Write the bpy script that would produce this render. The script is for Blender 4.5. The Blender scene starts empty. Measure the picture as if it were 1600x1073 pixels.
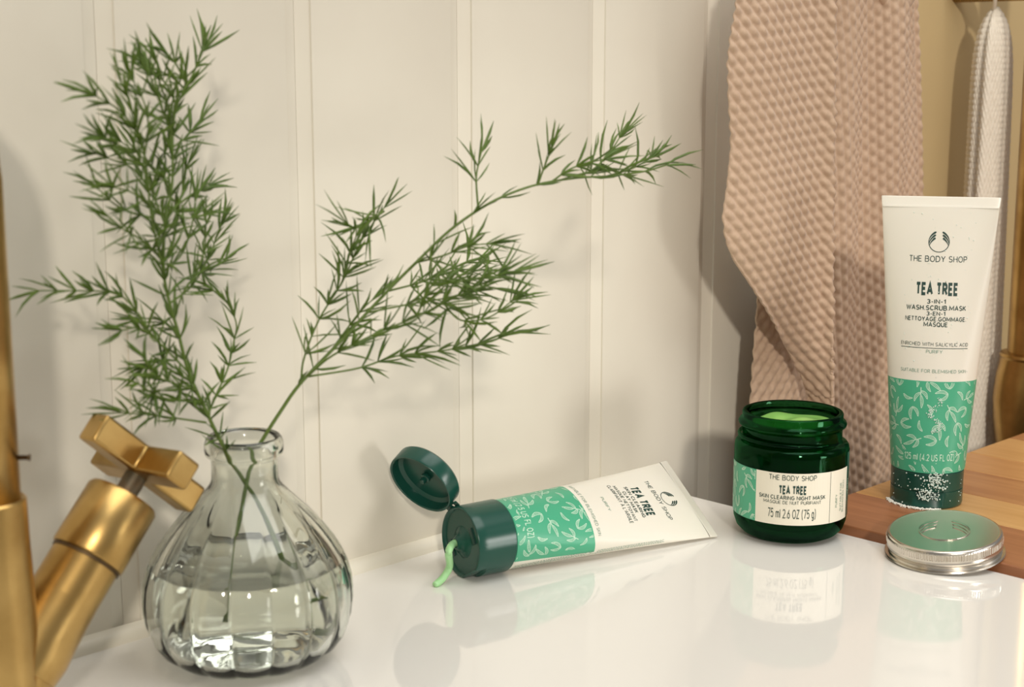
import bpy, bmesh, math, random
import numpy as np
from mathutils import Vector, Matrix
from math import sin, cos, pi, radians, sqrt, atan2, tan

random.seed(7)
rng = np.random.default_rng(7)
SC = bpy.context.scene
COL = SC.collection

# ------------------------------------------------------------------ camera, world, light, exposure
# metres; the wall is the plane Y=0 (X runs along it to the right), the ceramic deck is Z=0
CAM = Vector((-.3079, -.5995, .26))
YAW, PITCH = radians(45.04), radians(10.37)
RV = Vector((sin(YAW), -cos(YAW), 0))
FH = Vector((cos(YAW), sin(YAW), 0))
FV = FH*cos(PITCH) + Vector((0, 0, -sin(PITCH)))
UV = RV.cross(FV)
cam = bpy.data.cameras.new('camera')
cam.lens = 54.0; cam.sensor_width = 36.0; cam.clip_start = .02; cam.clip_end = 50
cam.dof.use_dof = True; cam.dof.focus_distance = .86; cam.dof.aperture_fstop = 13
co = bpy.data.objects.new('camera', cam); COL.objects.link(co)
m = Matrix((RV, UV, -FV)).transposed().to_4x4(); m.translation = CAM
co.matrix_world = m
SC.camera = co

def lin(c):
    return tuple(((v/255)/12.92 if v/255 <= .04045 else ((v/255+.055)/1.055)**2.4) for v in c)

w = bpy.data.worlds.new('world'); SC.world = w; w.use_nodes = True
nt = w.node_tree; bg = nt.nodes['Background']
tc = nt.nodes.new('ShaderNodeTexCoord'); sep = nt.nodes.new('ShaderNodeSeparateXYZ')
ramp = nt.nodes.new('ShaderNodeValToRGB'); mp = nt.nodes.new('ShaderNodeMapRange')
nt.links.new(tc.outputs['Generated'], sep.inputs[0]); nt.links.new(sep.outputs['Z'], mp.inputs[0])
mp.inputs[1].default_value = -1; mp.inputs[2].default_value = 1
nt.links.new(mp.outputs[0], ramp.inputs[0]); nt.links.new(ramp.outputs[0], bg.inputs[0])
ramp.color_ramp.elements[0].color = (.70, .67, .62, 1); ramp.color_ramp.elements[0].position = .3
ramp.color_ramp.elements[1].color = (1, .97, .93, 1); ramp.color_ramp.elements[1].position = .85
bg.inputs[1].default_value = .31

def light(name, kind, energy, color, loc=None, direction=None, **kw):
    l = bpy.data.lights.new(name, kind); l.energy = energy; l.color = color
    for k, v in kw.items(): setattr(l, k, v)
    o = bpy.data.objects.new(name, l); COL.objects.link(o)
    if loc: o.location = loc
    o.rotation_euler = Vector(direction).to_track_quat('-Z', 'Y').to_euler()
    return o
light('sun', 'SUN', 1.3, (1, .92, .82), direction=(.76, 1, -.5), loc=(-1, -1.4, .9), angle=radians(3.6))
light('right_soft_light', 'AREA', 1.6, (1, .97, .93), loc=(1.15, -1.35, .75), direction=(-.72, 1.15, -.55), shape='RECTANGLE', size=.45, size_y=.7)  # added soft lamp front right for shadows falling left; no window is there

light('overhead_fill', 'AREA', 13.5, (1, .98, .95), loc=(.25, -.60, 1.3), direction=(0, .15, -1), shape='RECTANGLE', size=1.1, size_y=.9)  # added fill lamp that brightens the deck from above, not a room fixture
light('low_fill_spot', 'SPOT', 12.0, (1, .97, .92), loc=(.54, -1.05, .12), direction=(-.26, 1.05, -.12), spot_size=radians(38), spot_blend=1.0, shadow_soft_size=.12)  # added spot lifting the lower wall, in place of sun bounced off the ceramic
vs = SC.view_settings
vs.view_transform = 'Standard'; vs.look = 'None'; vs.exposure = -.2; vs.gamma = 1; vs.use_curve_mapping = False

# ------------------------------------------------------------------ helpers
def ray(x, y): return FV + RV*((x-800)/2400) - UV*((y-536.5)/2400)
def on_y(x, y, s):                      # point in the vertical plane s metres in front of the wall
    d = ray(x, y); return CAM + d*((-s-CAM.y)/d.y)

def mat(name, color, rough=.5, metal=0, **kw):
    m = bpy.data.materials.new(name); m.use_nodes = True
    b = m.node_tree.nodes['Principled BSDF']
    b.inputs['Base Color'].default_value = (*lin(color), 1)
    b.inputs['Roughness'].default_value = rough; b.inputs['Metallic'].default_value = metal
    for k, v in kw.items(): b.inputs[k].default_value = v
    return m
def tex(m, scale=(1, 1, 1), nscale=20, detail=4, c2=None, lo=.35, hi=.65, bump=0, bdist=.001, rough=None, rot=(0, 0, 0)):
    """noise colour variation and bump on a principled material, object coordinates"""
    nt = m.node_tree; b = nt.nodes['Principled BSDF']
    t = nt.nodes.new('ShaderNodeTexCoord'); mp = nt.nodes.new('ShaderNodeMapping')
    mp.inputs['Scale'].default_value = scale; mp.inputs['Rotation'].default_value = rot
    n = nt.nodes.new('ShaderNodeTexNoise'); n.inputs['Scale'].default_value = nscale; n.inputs['Detail'].default_value = detail
    nt.links.new(t.outputs['Object'], mp.inputs[0]); nt.links.new(mp.outputs[0], n.inputs[0])
    if c2:
        r = nt.nodes.new('ShaderNodeValToRGB'); r.color_ramp.elements[0].position = lo; r.color_ramp.elements[1].position = hi
        r.color_ramp.elements[0].color = b.inputs['Base Color'].default_value; r.color_ramp.elements[1].color = (*lin(c2), 1)
        nt.links.new(n.outputs[0], r.inputs[0]); nt.links.new(r.outputs[0], b.inputs['Base Color'])
    if bump:
        bp = nt.nodes.new('ShaderNodeBump'); bp.inputs['Strength'].default_value = bump; bp.inputs['Distance'].default_value = bdist
        nt.links.new(n.outputs[0], bp.inputs['Height']); nt.links.new(bp.outputs[0], b.inputs['Normal'])
    if rough:
        mr = nt.nodes.new('ShaderNodeMapRange'); mr.inputs[3].default_value = rough[0]; mr.inputs[4].default_value = rough[1]
        nt.links.new(n.outputs[0], mr.inputs[0]); nt.links.new(mr.outputs[0], b.inputs['Roughness'])
    return m
def glass(name, color, ior=1.5, rough=0.0):
    m = bpy.data.materials.new(name); m.use_nodes = True; nt = m.node_tree
    nt.nodes.remove(nt.nodes['Principled BSDF'])
    g = nt.nodes.new('ShaderNodeBsdfGlass'); g.inputs['Color'].default_value = (*color, 1)
    g.inputs['IOR'].default_value = ior; g.inputs['Roughness'].default_value = rough
    nt.links.new(g.outputs[0], nt.nodes['Material Output'].inputs[0])
    return m

def empty(name, loc=(0, 0, 0)):
    o = bpy.data.objects.new(name, None); COL.objects.link(o); o.location = loc; o.empty_display_size = .02
    return o
def tag(o, label=None, cat=None, group=None, kind=None):
    if label: o['label'] = label
    if cat: o['category'] = cat
    if group: o['group'] = group
    if kind: o['kind'] = kind
    return o
def mesh(name, V, F, material, parent=None, smooth=True, mats=None, midx=None, angle=None):
    me = bpy.data.meshes.new(name); me.from_pydata([tuple(v) for v in V], [], [tuple(f) for f in F])
    if mats:
        for mm in mats: me.materials.append(mm)
        if midx is not None: me.polygons.foreach_set('material_index', midx)
    else: me.materials.append(material)
    me.update()
    if smooth:
        me.polygons.foreach_set('use_smooth', [True]*len(me.polygons))
        if angle is not None: me.set_sharp_from_angle(angle=radians(angle))
    o = bpy.data.objects.new(name, me); COL.objects.link(o)
    if parent: o.parent = parent
    return o
def bevel(o, width, segs=2):
    b = o.modifiers.new('bevel', 'BEVEL'); b.width = width; b.segments = segs; b.limit_method = 'ANGLE'
    return o
def box(name, x0, x1, y0, y1, z0, z1, material, parent=None, bev=0, segs=2):
    V = [(x, y, z) for z in (z0, z1) for y in (y0, y1) for x in (x0, x1)]
    F = [(0, 2, 3, 1), (4, 5, 7, 6), (0, 1, 5, 4), (2, 6, 7, 3), (0, 4, 6, 2), (1, 3, 7, 5)]
    o = mesh(name, V, F, material, parent, smooth=bool(bev), angle=30 if bev else None)
    if bev: bevel(o, bev, segs)
    return o
def fix(o):
    bm = bmesh.new(); bm.from_mesh(o.data); bmesh.ops.recalc_face_normals(bm, faces=bm.faces); bm.to_mesh(o.data); bm.free()
    return o
def lathe(name, prof, material, parent=None, segs=72, rf=None, closed=False, angle=35, M=None):
    """prof: (r, z) list, outer side going up; rf(r, z, a) -> radius"""
    V, F = [], []; n = len(prof)
    for (r, z) in prof:
        for k in range(segs):
            a = 2*pi*k/segs; rr = rf(r, z, a) if rf else r
            V.append((rr*cos(a), rr*sin(a), z))
    for i in range(n if closed else n-1):
        j = (i+1) % n
        for k in range(segs):
            k2 = (k+1) % segs
            F.append((i*segs+k, i*segs+k2, j*segs+k2, j*segs+k))
    if not closed:
        if prof[0][0] > 1e-6: F.append(tuple(reversed(range(segs))))
        if prof[-1][0] > 1e-6: F.append(tuple((n-1)*segs+k for k in range(segs)))
    if M is not None: V = [M @ Vector(v) for v in V]
    o = mesh(name, V, F, material, parent, angle=angle)
    bm = bmesh.new(); bm.from_mesh(o.data)
    bmesh.ops.remove_doubles(bm, verts=bm.verts, dist=1e-7)
    bmesh.ops.recalc_face_normals(bm, faces=bm.faces)
    bm.to_mesh(o.data); bm.free()
    return o
def tube(P, rad, segs=8):
    """verts, faces of a capped tube through the points P with radii rad"""
    P = [Vector(p) for p in P]; V, F = [], []; n = len(P)
    up = Vector((.13, .31, .94))
    for i, p in enumerate(P):
        t = (P[min(i+1, n-1)]-P[max(i-1, 0)]).normalized()
        a = t.cross(up)
        if a.length < .05: a = t.cross(Vector((1, 0, 0)))
        a.normalize(); b = t.cross(a); r = rad[i] if hasattr(rad, '__len__') else rad
        for k in range(segs):
            q = 2*pi*k/segs; V.append(p+a*(r*cos(q))+b*(r*sin(q)))
    for i in range(n-1):
        for k in range(segs):
            k2 = (k+1) % segs; F.append((i*segs+k, i*segs+k2, (i+1)*segs+k2, (i+1)*segs+k))
    F.append(tuple(reversed(range(segs)))); F.append(tuple((n-1)*segs+k for k in range(segs)))
    return V, F
def smooth_path(P, per=6):
    P = [Vector(p) for p in P]; Q = [P[0]*2-P[1]]+P+[P[-1]*2-P[-2]]; out = []
    for i in range(1, len(Q)-2):
        for k in range(per):
            t = k/per; a, b, c, d = Q[i-1], Q[i], Q[i+1], Q[i+2]
            out.append(.5*((2*b)+(c-a)*t+(2*a-5*b+4*c-d)*t*t+(3*b-a-3*c+d)*t**3))
    out.append(P[-1]); return out
class MB:
    def __init__(s): s.V = []; s.F = []
    def add(s, V, F):
        o = len(s.V); s.V += [Vector(v) for v in V]; s.F += [tuple(i+o for i in f) for f in F]
    def build(s, name, material, parent=None, **k): return mesh(name, s.V, s.F, material, parent, **k)

# flat print: glyphs, strokes and leaves in 2D, wrapped on a surface by a function (x, z) -> point
def arc(cx, cy, rx, ry, a0, a1, n=9):
    return [(cx+rx*cos(radians(a0+(a1-a0)*k/(n-1))), cy+ry*sin(radians(a0+(a1-a0)*k/(n-1)))) for k in range(n)]
FONT = {   # letter: (width, strokes) on a body one unit high
 'A': (.70, [[(0, 0), (.35, 1), (.70, 0)], [(.12, .32), (.58, .32)]]),
 'B': (.58, [[(.34, .53), (0, .53), (0, 1), (.32, 1)]+arc(.32, .765, .22, .235, 90, -90), [(.32, .53)]+arc(.34, .265, .24, .265, 90, -90)+[(0, 0), (0, .53)]]),
 'C': (.64, [arc(.34, .5, .34, .5, 42, 318, 17)]),
 'D': (.62, [[(0, 0), (0, 1), (.26, 1)]+arc(.26, .5, .36, .5, 90, -90, 13)+[(0, 0)]]),
 'E': (.50, [[(.50, 1), (0, 1), (0, 0), (.50, 0)], [(0, .52), (.44, .52)]]),
 'F': (.48, [[(.48, 1), (0, 1), (0, 0)], [(0, .50), (.42, .50)]]),
 'G': (.68, [arc(.34, .5, .34, .5, 42, 330, 17)+[(.66, .46), (.40, .46)]]),
 'H': (.60, [[(0, 0), (0, 1)], [(.60, 0), (.60, 1)], [(0, .52), (.60, .52)]]),
 'I': (.02, [[(.01, 0), (.01, 1)]]),
 'K': (.60, [[(0, 0), (0, 1)], [(.56, 1), (.02, .42)], [(.2, .58), (.60, 0)]]),
 'L': (.46, [[(0, 1), (0, 0), (.46, 0)]]),
 'M': (.84, [[(0, 0), (0, 1), (.42, .22), (.84, 1), (.84, 0)]]),
 'N': (.62, [[(0, 0), (0, 1), (.62, 0), (.62, 1)]]),
 'O': (.72, [arc(.36, .5, .36, .5, 90, 450, 21)]),
 'P': (.54, [[(0, 0), (0, 1), (.30, 1)]+arc(.30, .73, .24, .27, 90, -90)+[(0, .46)]]),
 'Q': (.72, [arc(.36, .5, .36, .5, 90, 450, 21), [(.42, .25), (.70, -.06)]]),
 'R': (.58, [[(0, 0), (0, 1), (.30, 1)]+arc(.30, .74, .24, .26, 90, -90)+[(0, .48)], [(.28, .48), (.58, 0)]]),
 'S': (.54, [arc(.28, .745, .25, .255, 35, 270, 12)[:-1]+arc(.27, .25, .27, .25, 90, -150, 12)]),
 'T': (.58, [[(0, 1), (.58, 1)], [(.29, 1), (.29, 0)]]),
 'U': (.60, [[(0, 1), (0, .3)]+arc(.30, .3, .30, .3, 180, 360)+[(.60, 1)]]),
 'V': (.66, [[(0, 1), (.33, 0), (.66, 1)]]),
 'W': (.94, [[(0, 1), (.24, 0), (.47, .9), (.70, 0), (.94, 1)]]),
 'Y': (.62, [[(0, 1), (.31, .45), (.62, 1)], [(.31, .45), (.31, 0)]]),
 'Z': (.56, [[(0, 1), (.56, 1), (0, 0), (.56, 0)]]),
 '1': (.26, [[(0, .78), (.24, 1), (.24, 0)]]),
 '2': (.52, [arc(.26, .72, .26, .28, 160, -30, 10)+[(0, 0), (.54, 0)]]),
 '3': (.52, [arc(.26, .74, .24, .26, 150, -90, 10), arc(.26, .24, .27, .25, 90, -150, 10)]),
 '4': (.58, [[(.58, .25), (0, .25), (.42, 1), (.42, 0)]]),
 '5': (.52, [[(.48, 1), (.07, 1), (.03, .52)]+arc(.25, .32, .27, .32, 115, -150, 12)]),
 '6': (.54, [[(.42, 1), (.06, .48)]+arc(.27, .30, .27, .30, 160, -200, 16)]),
 '7': (.50, [[(0, 1), (.50, 1), (.16, 0)]]),
 '-': (.30, [[(0, .42), (.30, .42)]]), '.': (.06, [[(.03, 0), (.03, .12)]]), "'": (.04, [[(.02, 1), (.02, .72)]]),
 '(': (.26, [arc(.30, .45, .28, .66, 108, 252, 11)]), ')': (.26, [arc(-.04, .45, .28, .66, 72, -72, 11)]),
 'm': (.74, [[(0, 0), (0, .70)], [(0, .48)]+arc(.19, .48, .18, .22, 150, 0, 6)+[(.37, 0)], [(.37, .48)]+arc(.555, .48, .185, .22, 150, 0, 6)+[(.74, 0)]]),
 'l': (.02, [[(.01, 0), (.01, 1)]]),
 'g': (.44, [arc(.22, .35, .22, .35, 0, 360, 14), [(.44, .70), (.44, -.10)]+arc(.22, -.10, .22, .18, 0, -150, 7)]),
}
FONT['\u00c0'] = (.70, FONT['A'][1]+[[(.24, 1.26), (.40, 1.10)]])
def mitre(P, wd):
    """left and right outlines of a polyline with mitred corners"""
    P = [np.array(p, float) for p in P]; n = len(P); closed = np.linalg.norm(P[0]-P[-1]) < 1e-6; out = []
    for i in range(n):
        a = P[i]-P[i-1] if i else (P[-1]-P[-2] if closed else P[1]-P[0])
        b = P[i+1]-P[i] if i < n-1 else (P[1]-P[0] if closed else a)
        a = a/(np.linalg.norm(a)+1e-12); b = b/(np.linalg.norm(b)+1e-12)
        na, nb = np.array([-a[1], a[0]]), np.array([-b[1], b[0]]); q = na+nb; l = np.linalg.norm(q)
        q = q/l if l > .2 else na
        k = min(2.2, 1/max(.3, float(q @ na))); out.append((P[i]+q*k*wd/2, P[i]-q*k*wd/2))
    return out
def glyphs(text, cx, cz, wd, ht, bold=0.0, rot=0):
    """bold = stroke weight as a share of the letter height"""
    wt = .115 if not bold else bold
    V, F = [], []; x = 0; gap = .15+wt*.1
    for ch in text:
        if ch == ' ': x += .40; continue
        gw, st = FONT[ch]
        for P in st:
            P = [(px*(1-wt*.3)+x+wt/2, py*(1-wt)+wt/2) for px, py in P]
            L = mitre(P, wt); o = len(V)
            for l, r in L: V += [l, r]
            F += [(o+2*i, o+2*i+1, o+2*i+3, o+2*i+2) for i in range(len(L)-1)]
        x += gw*(1-wt*.3)+wt*.6+gap
    V = np.array(V); x0, x1 = V[:, 0].min(), V[:, 0].max()
    V = (V-np.array([(x0+x1)/2, .5]))*np.array([wd/(x1-x0), ht])
    if rot: V = V @ np.array([[cos(rot), sin(rot)], [-sin(rot), cos(rot)]])
    return V+np.array([cx, cz]), F
class Print:
    def __init__(s): s.V = []; s.F = []
    def add(s, V, F):
        o = len(s.V); s.V += [tuple(v) for v in V]; s.F += [tuple(i+o for i in f) for f in F]
    def text(s, *a, **k): s.add(*glyphs(*a, **k))
    def stroke(s, P, w0, keep=None):
        P = [np.array(p, float) for p in P]; n = len(P)
        L = []
        for i in range(n):
            t = P[min(i+1, n-1)]-P[max(i-1, 0)]; t /= (np.linalg.norm(t)+1e-12); q = np.array([-t[1], t[0]])
            wi = (w0[i] if hasattr(w0, '__len__') else w0)/2; L.append((P[i]+q*wi, P[i]-q*wi))
        for i in range(n-1):
            if keep and not (keep(P[i]) and keep(P[i+1])): continue
            s.add([L[i][0], L[i][1], L[i+1][1], L[i+1][0]], [(0, 1, 2, 3)])
    def rect(s, x0, x1, z0, z1, nx=1):
        for i in range(nx):
            a, b = x0+(x1-x0)*i/nx, x0+(x1-x0)*(i+1)/nx
            s.add([(a, z0), (b, z0), (b, z1), (a, z1)], [(0, 1, 2, 3)])
    def build(s, name, fn, material, parent):
        o = mesh(name, [fn(x, z) for x, z in s.V], s.F, material, parent, smooth=False)
        return o
def emblem(P, cx, cz, R, lw):
    """open ring with three tapering leaf strokes sweeping up each side"""
    a = np.linspace(radians(150), radians(390), 44)
    P.stroke([(cx+R*cos(t), cz+R*sin(t)) for t in a], lw)
    for sgn in (-1, 1):
        for k in range(3):
            S_ = np.array([-1.0+.04*k, -.02-.17*k]); C_ = np.array([-1.0+.10*k, .62-.27*k]); E_ = np.array([-.30-.03*k, 1.0-.30*k])
            T_ = np.linspace(0, 1, 12); pts = [(1-t)**2*S_+2*t*(1-t)*C_+t*t*E_ for t in T_]
            wd = [R*(.035+.19*(t**1.1))*(1 if t < .86 else sqrt(max(.05, 1-((t-.86)/.16)**2))) for t in T_]
            P.stroke([(cx-sgn*R*p[0], cz+R*p[1]) for p in pts], wd)
def leaf(P, x, z, ang, L, wd, lw, keep, mid=True, bend=.15):
    d = np.array([cos(ang), sin(ang)]); q = np.array([-d[1], d[0]]); o = np.array([x, z])
    T = np.linspace(0, 1, 11)
    c = [o+d*(L*t)+q*(bend*L*sin(pi*t)*.5) for t in T]
    up = [c[i]+q*(wd/2*sin(pi*T[i]**.8)**.7) for i in range(11)]; dn = [c[i]-q*(wd/2*sin(pi*T[i]**.8)**.7) for i in range(11)]
    P.stroke(up, lw, keep); P.stroke(dn, lw, keep)
    if mid: P.stroke(c[1:9], lw*.8, keep)
def leaf_pattern(x0, x1, z0, z1, unit, lw, seed, avoid=None):
    P = Print(); r = random.Random(seed)
    keep = lambda p: x0 < p[0] < x1 and z0 < p[1] < z1 and not (avoid and avoid[0] < p[0] < avoid[1] and avoid[2] < p[1] < avoid[3])
    nz = max(1, round((z1-z0)/(unit*.68))); nx = max(1, round((x1-x0)/(unit*.90)))
    for j in range(-1, nz+2):
        for i in range(-1, nx+2):
            cx = x0+(i+.5*(j % 2))*(x1-x0)/nx+r.uniform(-.1, .1)*unit; cz = z0+j*(z1-z0)/nz+r.uniform(-.1, .1)*unit
            a = r.uniform(0, 2*pi); d = np.array([cos(a), sin(a)])
            if (i+2*j) % 3 == 0:
                o = np.array([cx, cz])-d*unit*.34
                for k, da in enumerate((-.62, .06, .66)):
                    p = o+d*unit*(.14, .26, .06)[k]
                    leaf(P, p[0], p[1], a+da, unit*(.52, .60, .48)[k], unit*.125, lw, keep, bend=(-.3, .12, .3)[k])
                P.stroke([o-d*unit*.10, o+d*unit*.28], lw*1.3, keep)
            elif (i+2*j) % 3 == 1:
                o = np.array([cx, cz])-d*unit*.26
                leaf(P, o[0], o[1], a-.3, unit*.60, unit*.13, lw, keep, bend=-.3)
                leaf(P, o[0], o[1], a+.35, unit*.52, unit*.12, lw, keep, bend=.3)
            else:
                o = np.array([cx, cz])-d*unit*.24
                leaf(P, o[0], o[1], a, unit*.52, unit*.12, lw, keep, bend=r.choice((-.35, .35)))
    return P

# ------------------------------------------------------------------ materials
M_PANEL = tex(mat('painted_panel', (226, 220, 204), .5), nscale=9, c2=(220, 213, 197), bump=.12, bdist=.0008)
M_TRIM = mat('painted_trim', (228, 222, 205), .4)
M_BEIGE = tex(mat('beige_plaster', (204, 181, 134), .8), nscale=6, c2=(197, 174, 128), bump=.1)
M_CERAMIC = mat('white_ceramic', (238, 235, 228), .06, **{'Coat Weight': .4, 'Coat Roughness': .03, 'IOR': 1.5})
M_FLOOR = tex(mat('floor_stone', (150, 138, 120), .5), nscale=5, c2=(135, 124, 108))
M_CAB = mat('cabinet_paint', (214, 205, 186), .45)
M_BRASS = tex(mat('aged_brass', (200, 166, 104), .3, 1), nscale=38, detail=6, c2=(172, 138, 80), bump=.05, bdist=.0006, rough=(.24, .42))
M_BRASS_D = mat('dark_brass', (96, 78, 56), .5, 1)
M_STEEL = tex(mat('verdigris_brass', (92, 96, 84), .5, .8), nscale=80, c2=(120, 96, 70))
M_ALU = tex(mat('brushed_aluminium', (214, 207, 196), .24, 1), nscale=50, detail=3, rough=(.2, .3))
M_CAP = mat('dark_green_plastic', (22, 72, 60), .25, **{'IOR': 1.46})
M_TUBEW = mat('white_tube_plastic', (228, 223, 209), .32, **{'Subsurface Weight': .08, 'Subsurface Radius': (.004, .003, .002), 'Subsurface Scale': .3})
M_BAND = mat('mint_green_print', (72, 166, 128), .34)
M_LEAFP = mat('pale_mint_ink', (196, 228, 204), .4)
M_INK = mat('dark_green_ink', (30, 62, 54), .5)
M_INKL = mat('grey_green_ink', (120, 150, 132), .5)
M_LABEL = mat('cream_label', (232, 225, 206), .4)
M_PASTE = mat('mint_paste', (168, 218, 158), .3, **{'Subsurface Weight': .3, 'Subsurface Radius': (.004, .006, .003), 'Subsurface Scale': .4})
M_CREAM = mat('green_gel_cream', (150, 205, 110), .2, **{'Subsurface Weight': .4, 'Subsurface Radius': (.006, .009, .004), 'Subsurface Scale': .5})
M_JARG = glass('dark_green_glass', (.13, .36, .205), 1.5)
M_VASE = glass('clear_glass', (.955, .965, .945), 1.45)
M_WATER = glass('water', (.985, .99, .97), 1.33)
M_STEM = mat('green_stem', (92, 114, 44), .45)
M_STEMB = mat('brownish_stem', (122, 108, 62), .5)
M_NEEDLE = tex(mat('green_needle', (72, 98, 26), .45, **{'Subsurface Weight': .0}), nscale=60, c2=(94, 120, 38))
M_TOWEL = tex(mat('rose_beige_cotton', (199, 172, 147), .95, **{'Sheen Weight': .25}), nscale=300, c2=(188, 161, 136), bump=.3, bdist=.0005)
M_TOWELW = tex(mat('white_cotton', (236, 228, 212), .95, **{'Sheen Weight': .2}), nscale=300, c2=(228, 219, 202), bump=.3, bdist=.0005)
M_FOAM = mat('foam', (225, 240, 230), .15, **{'Transmission Weight': .08, 'IOR': 1.3})
M_FOAMW = mat('white_foam', (236, 236, 226), .5)
def wood(name, c1, c2):
    m = mat(name, c1, .38); nt = m.node_tree; b = nt.nodes['Principled BSDF']
    t = nt.nodes.new('ShaderNodeTexCoord'); mp = nt.nodes.new('ShaderNodeMapping'); mp.inputs['Scale'].default_value = (14, 1.2, 14)
    inf = nt.nodes.new('ShaderNodeObjectInfo'); ad = nt.nodes.new('ShaderNodeVectorMath')
    ad.operation = 'ADD'; nt.links.new(t.outputs['Object'], ad.inputs[0]); nt.links.new(inf.outputs['Random'], ad.inputs[1])
    nt.links.new(ad.outputs[0], mp.inputs[0])
    n = nt.nodes.new('ShaderNodeTexNoise'); n.inputs['Scale'].default_value = 9; n.inputs['Detail'].default_value = 6; n.inputs['Distortion'].default_value = .8
    nt.links.new(mp.outputs[0], n.inputs[0])
    r = nt.nodes.new('ShaderNodeValToRGB'); r.color_ramp.elements[0].position = .3; r.color_ramp.elements[1].position = .72
    r.color_ramp.elements[0].color = (*lin(c1), 1); r.color_ramp.elements[1].color = (*lin(c2), 1)
    nt.links.new(n.outputs[0], r.inputs[0]); nt.links.new(r.outputs[0], b.inputs['Base Color'])
    bp = nt.nodes.new('ShaderNodeBump'); bp.inputs['Strength'].default_value = .15; bp.inputs['Distance'].default_value = .0005
    nt.links.new(n.outputs[0], bp.inputs['Height']); nt.links.new(bp.outputs[0], b.inputs['Normal'])
    return m
WOODS = [wood('wood_reddish', (150, 96, 62), (172, 116, 78)), wood('wood_honey', (196, 146, 88), (212, 166, 108)),
         wood('wood_brown', (166, 112, 70), (190, 138, 90)), wood('wood_tan', (186, 132, 80), (204, 154, 100))]

# ------------------------------------------------------------------ setting
ZF = -.62
floor = tag(box('floor', -1.6, 2.2, -2.6, .02, ZF-.02, ZF, M_FLOOR), kind='structure')
wall = tag(empty('wall_back', (0, 0, 0)), 'cream tongue-and-groove panelled wall', kind='structure')
# one panel profile per board: flat face with a bevelled V groove at each side
PW, G0 = .1062, .041
def board(k):
    x0, x1 = G0+PW*k+.00012, G0+PW*(k+1)-.00012
    bv, dp, t = .0072, .0036, .012
    prof = [(x0, t), (x0, dp), (x0+.0006, dp-.0001), (x0+bv, .0011), (x0+bv+.0003, .0001), (x0+bv+.0006, 0), (x1-bv-.0006, 0), (x1-bv-.0003, .0001), (x1-bv, .0011), (x1-.0006, dp-.0001), (x1, dp), (x1, t)]
    V = [(x, y, z) for z in (ZF, .9) for x, y in prof]; n = len(prof)
    F = [(i, i+1, n+i+1, n+i) for i in range(n-1)]+[(n-1, 0, n, 2*n-1)]
    fix(mesh('panel', V, F, M_PANEL, wall, angle=50))
for k in range(-11, 6): board(k)
box('panel_backing', -1.6, .70, .012, .03, ZF, .9, M_PANEL, wall)
tag(box('wall_right', G0+PW*6, 2.2, -.0, .03, ZF, .9, M_BEIGE), 'smooth beige wall behind the white towel', kind='structure')
# quarter-round strip where wall meets the deck
V, F = [], []; pr = [(.0, 0), (-.0065, 0), (-.0063, .0025), (-.005, .0047), (-.003, .0060), (0, .0064)]
for x in (-1.2, .409):
    V += [(x, y, z) for y, z in pr]
n = len(pr); F = [(i, (i+1) % n, n+(i+1) % n, n+i) for i in range(n)]+[tuple(range(n)), tuple(reversed(range(n, 2*n)))]
tag(fix(mesh('trim_1', V, F, M_TRIM, angle=40)), 'white sealing strip between panels and deck', kind='structure')

sink = tag(empty('sink', (0, -.3, 0)), 'glossy white ceramic sink deck carrying the vase and the lying tube', 'sink')
deck = box('deck', -1.2+0, .412, -.2, .3, -.05, 0, M_CERAMIC, sink, bev=.004, segs=4)
bowl = box('apron', -1.18, .40, -.17, .29, ZF+.3, -.05, M_CERAMIC, sink)

work = tag(empty('worktop', (.5, -.4, 0)), 'wooden worktop of glued staves beside the ceramic sink', 'worktop')
xs = [.4128, .4745, .520, .5705, .612, .668, .712, .765, .815, .862, .91, .96, 1.0, 1.05]
cols = [0, 1, 2, 3, 1, 2, 3, 0, 2, 1, 3, 2, 0]
for i in range(len(xs)-1):
    box('stave', xs[i]-.5+.0001, xs[i+1]-.5-.0001, -.2, .29, -.028, .004, WOODS[cols[i]], work, bev=.0008, segs=2)
cab = tag(empty('vanity_cabinet', (.5, -.4, ZF)), 'cream cabinet under the wooden worktop', 'cabinet')
box('body', -.08, .54, -.17, .26, 0, -ZF-.028, M_CAB, cab)
box('door', -.07, .22, -.185, -.1705, .02, -ZF-.045, M_CAB, cab, bev=.002)
box('door', .23, .53, -.185, -.1705, .02, -ZF-.045, M_CAB, cab, bev=.002)

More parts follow.
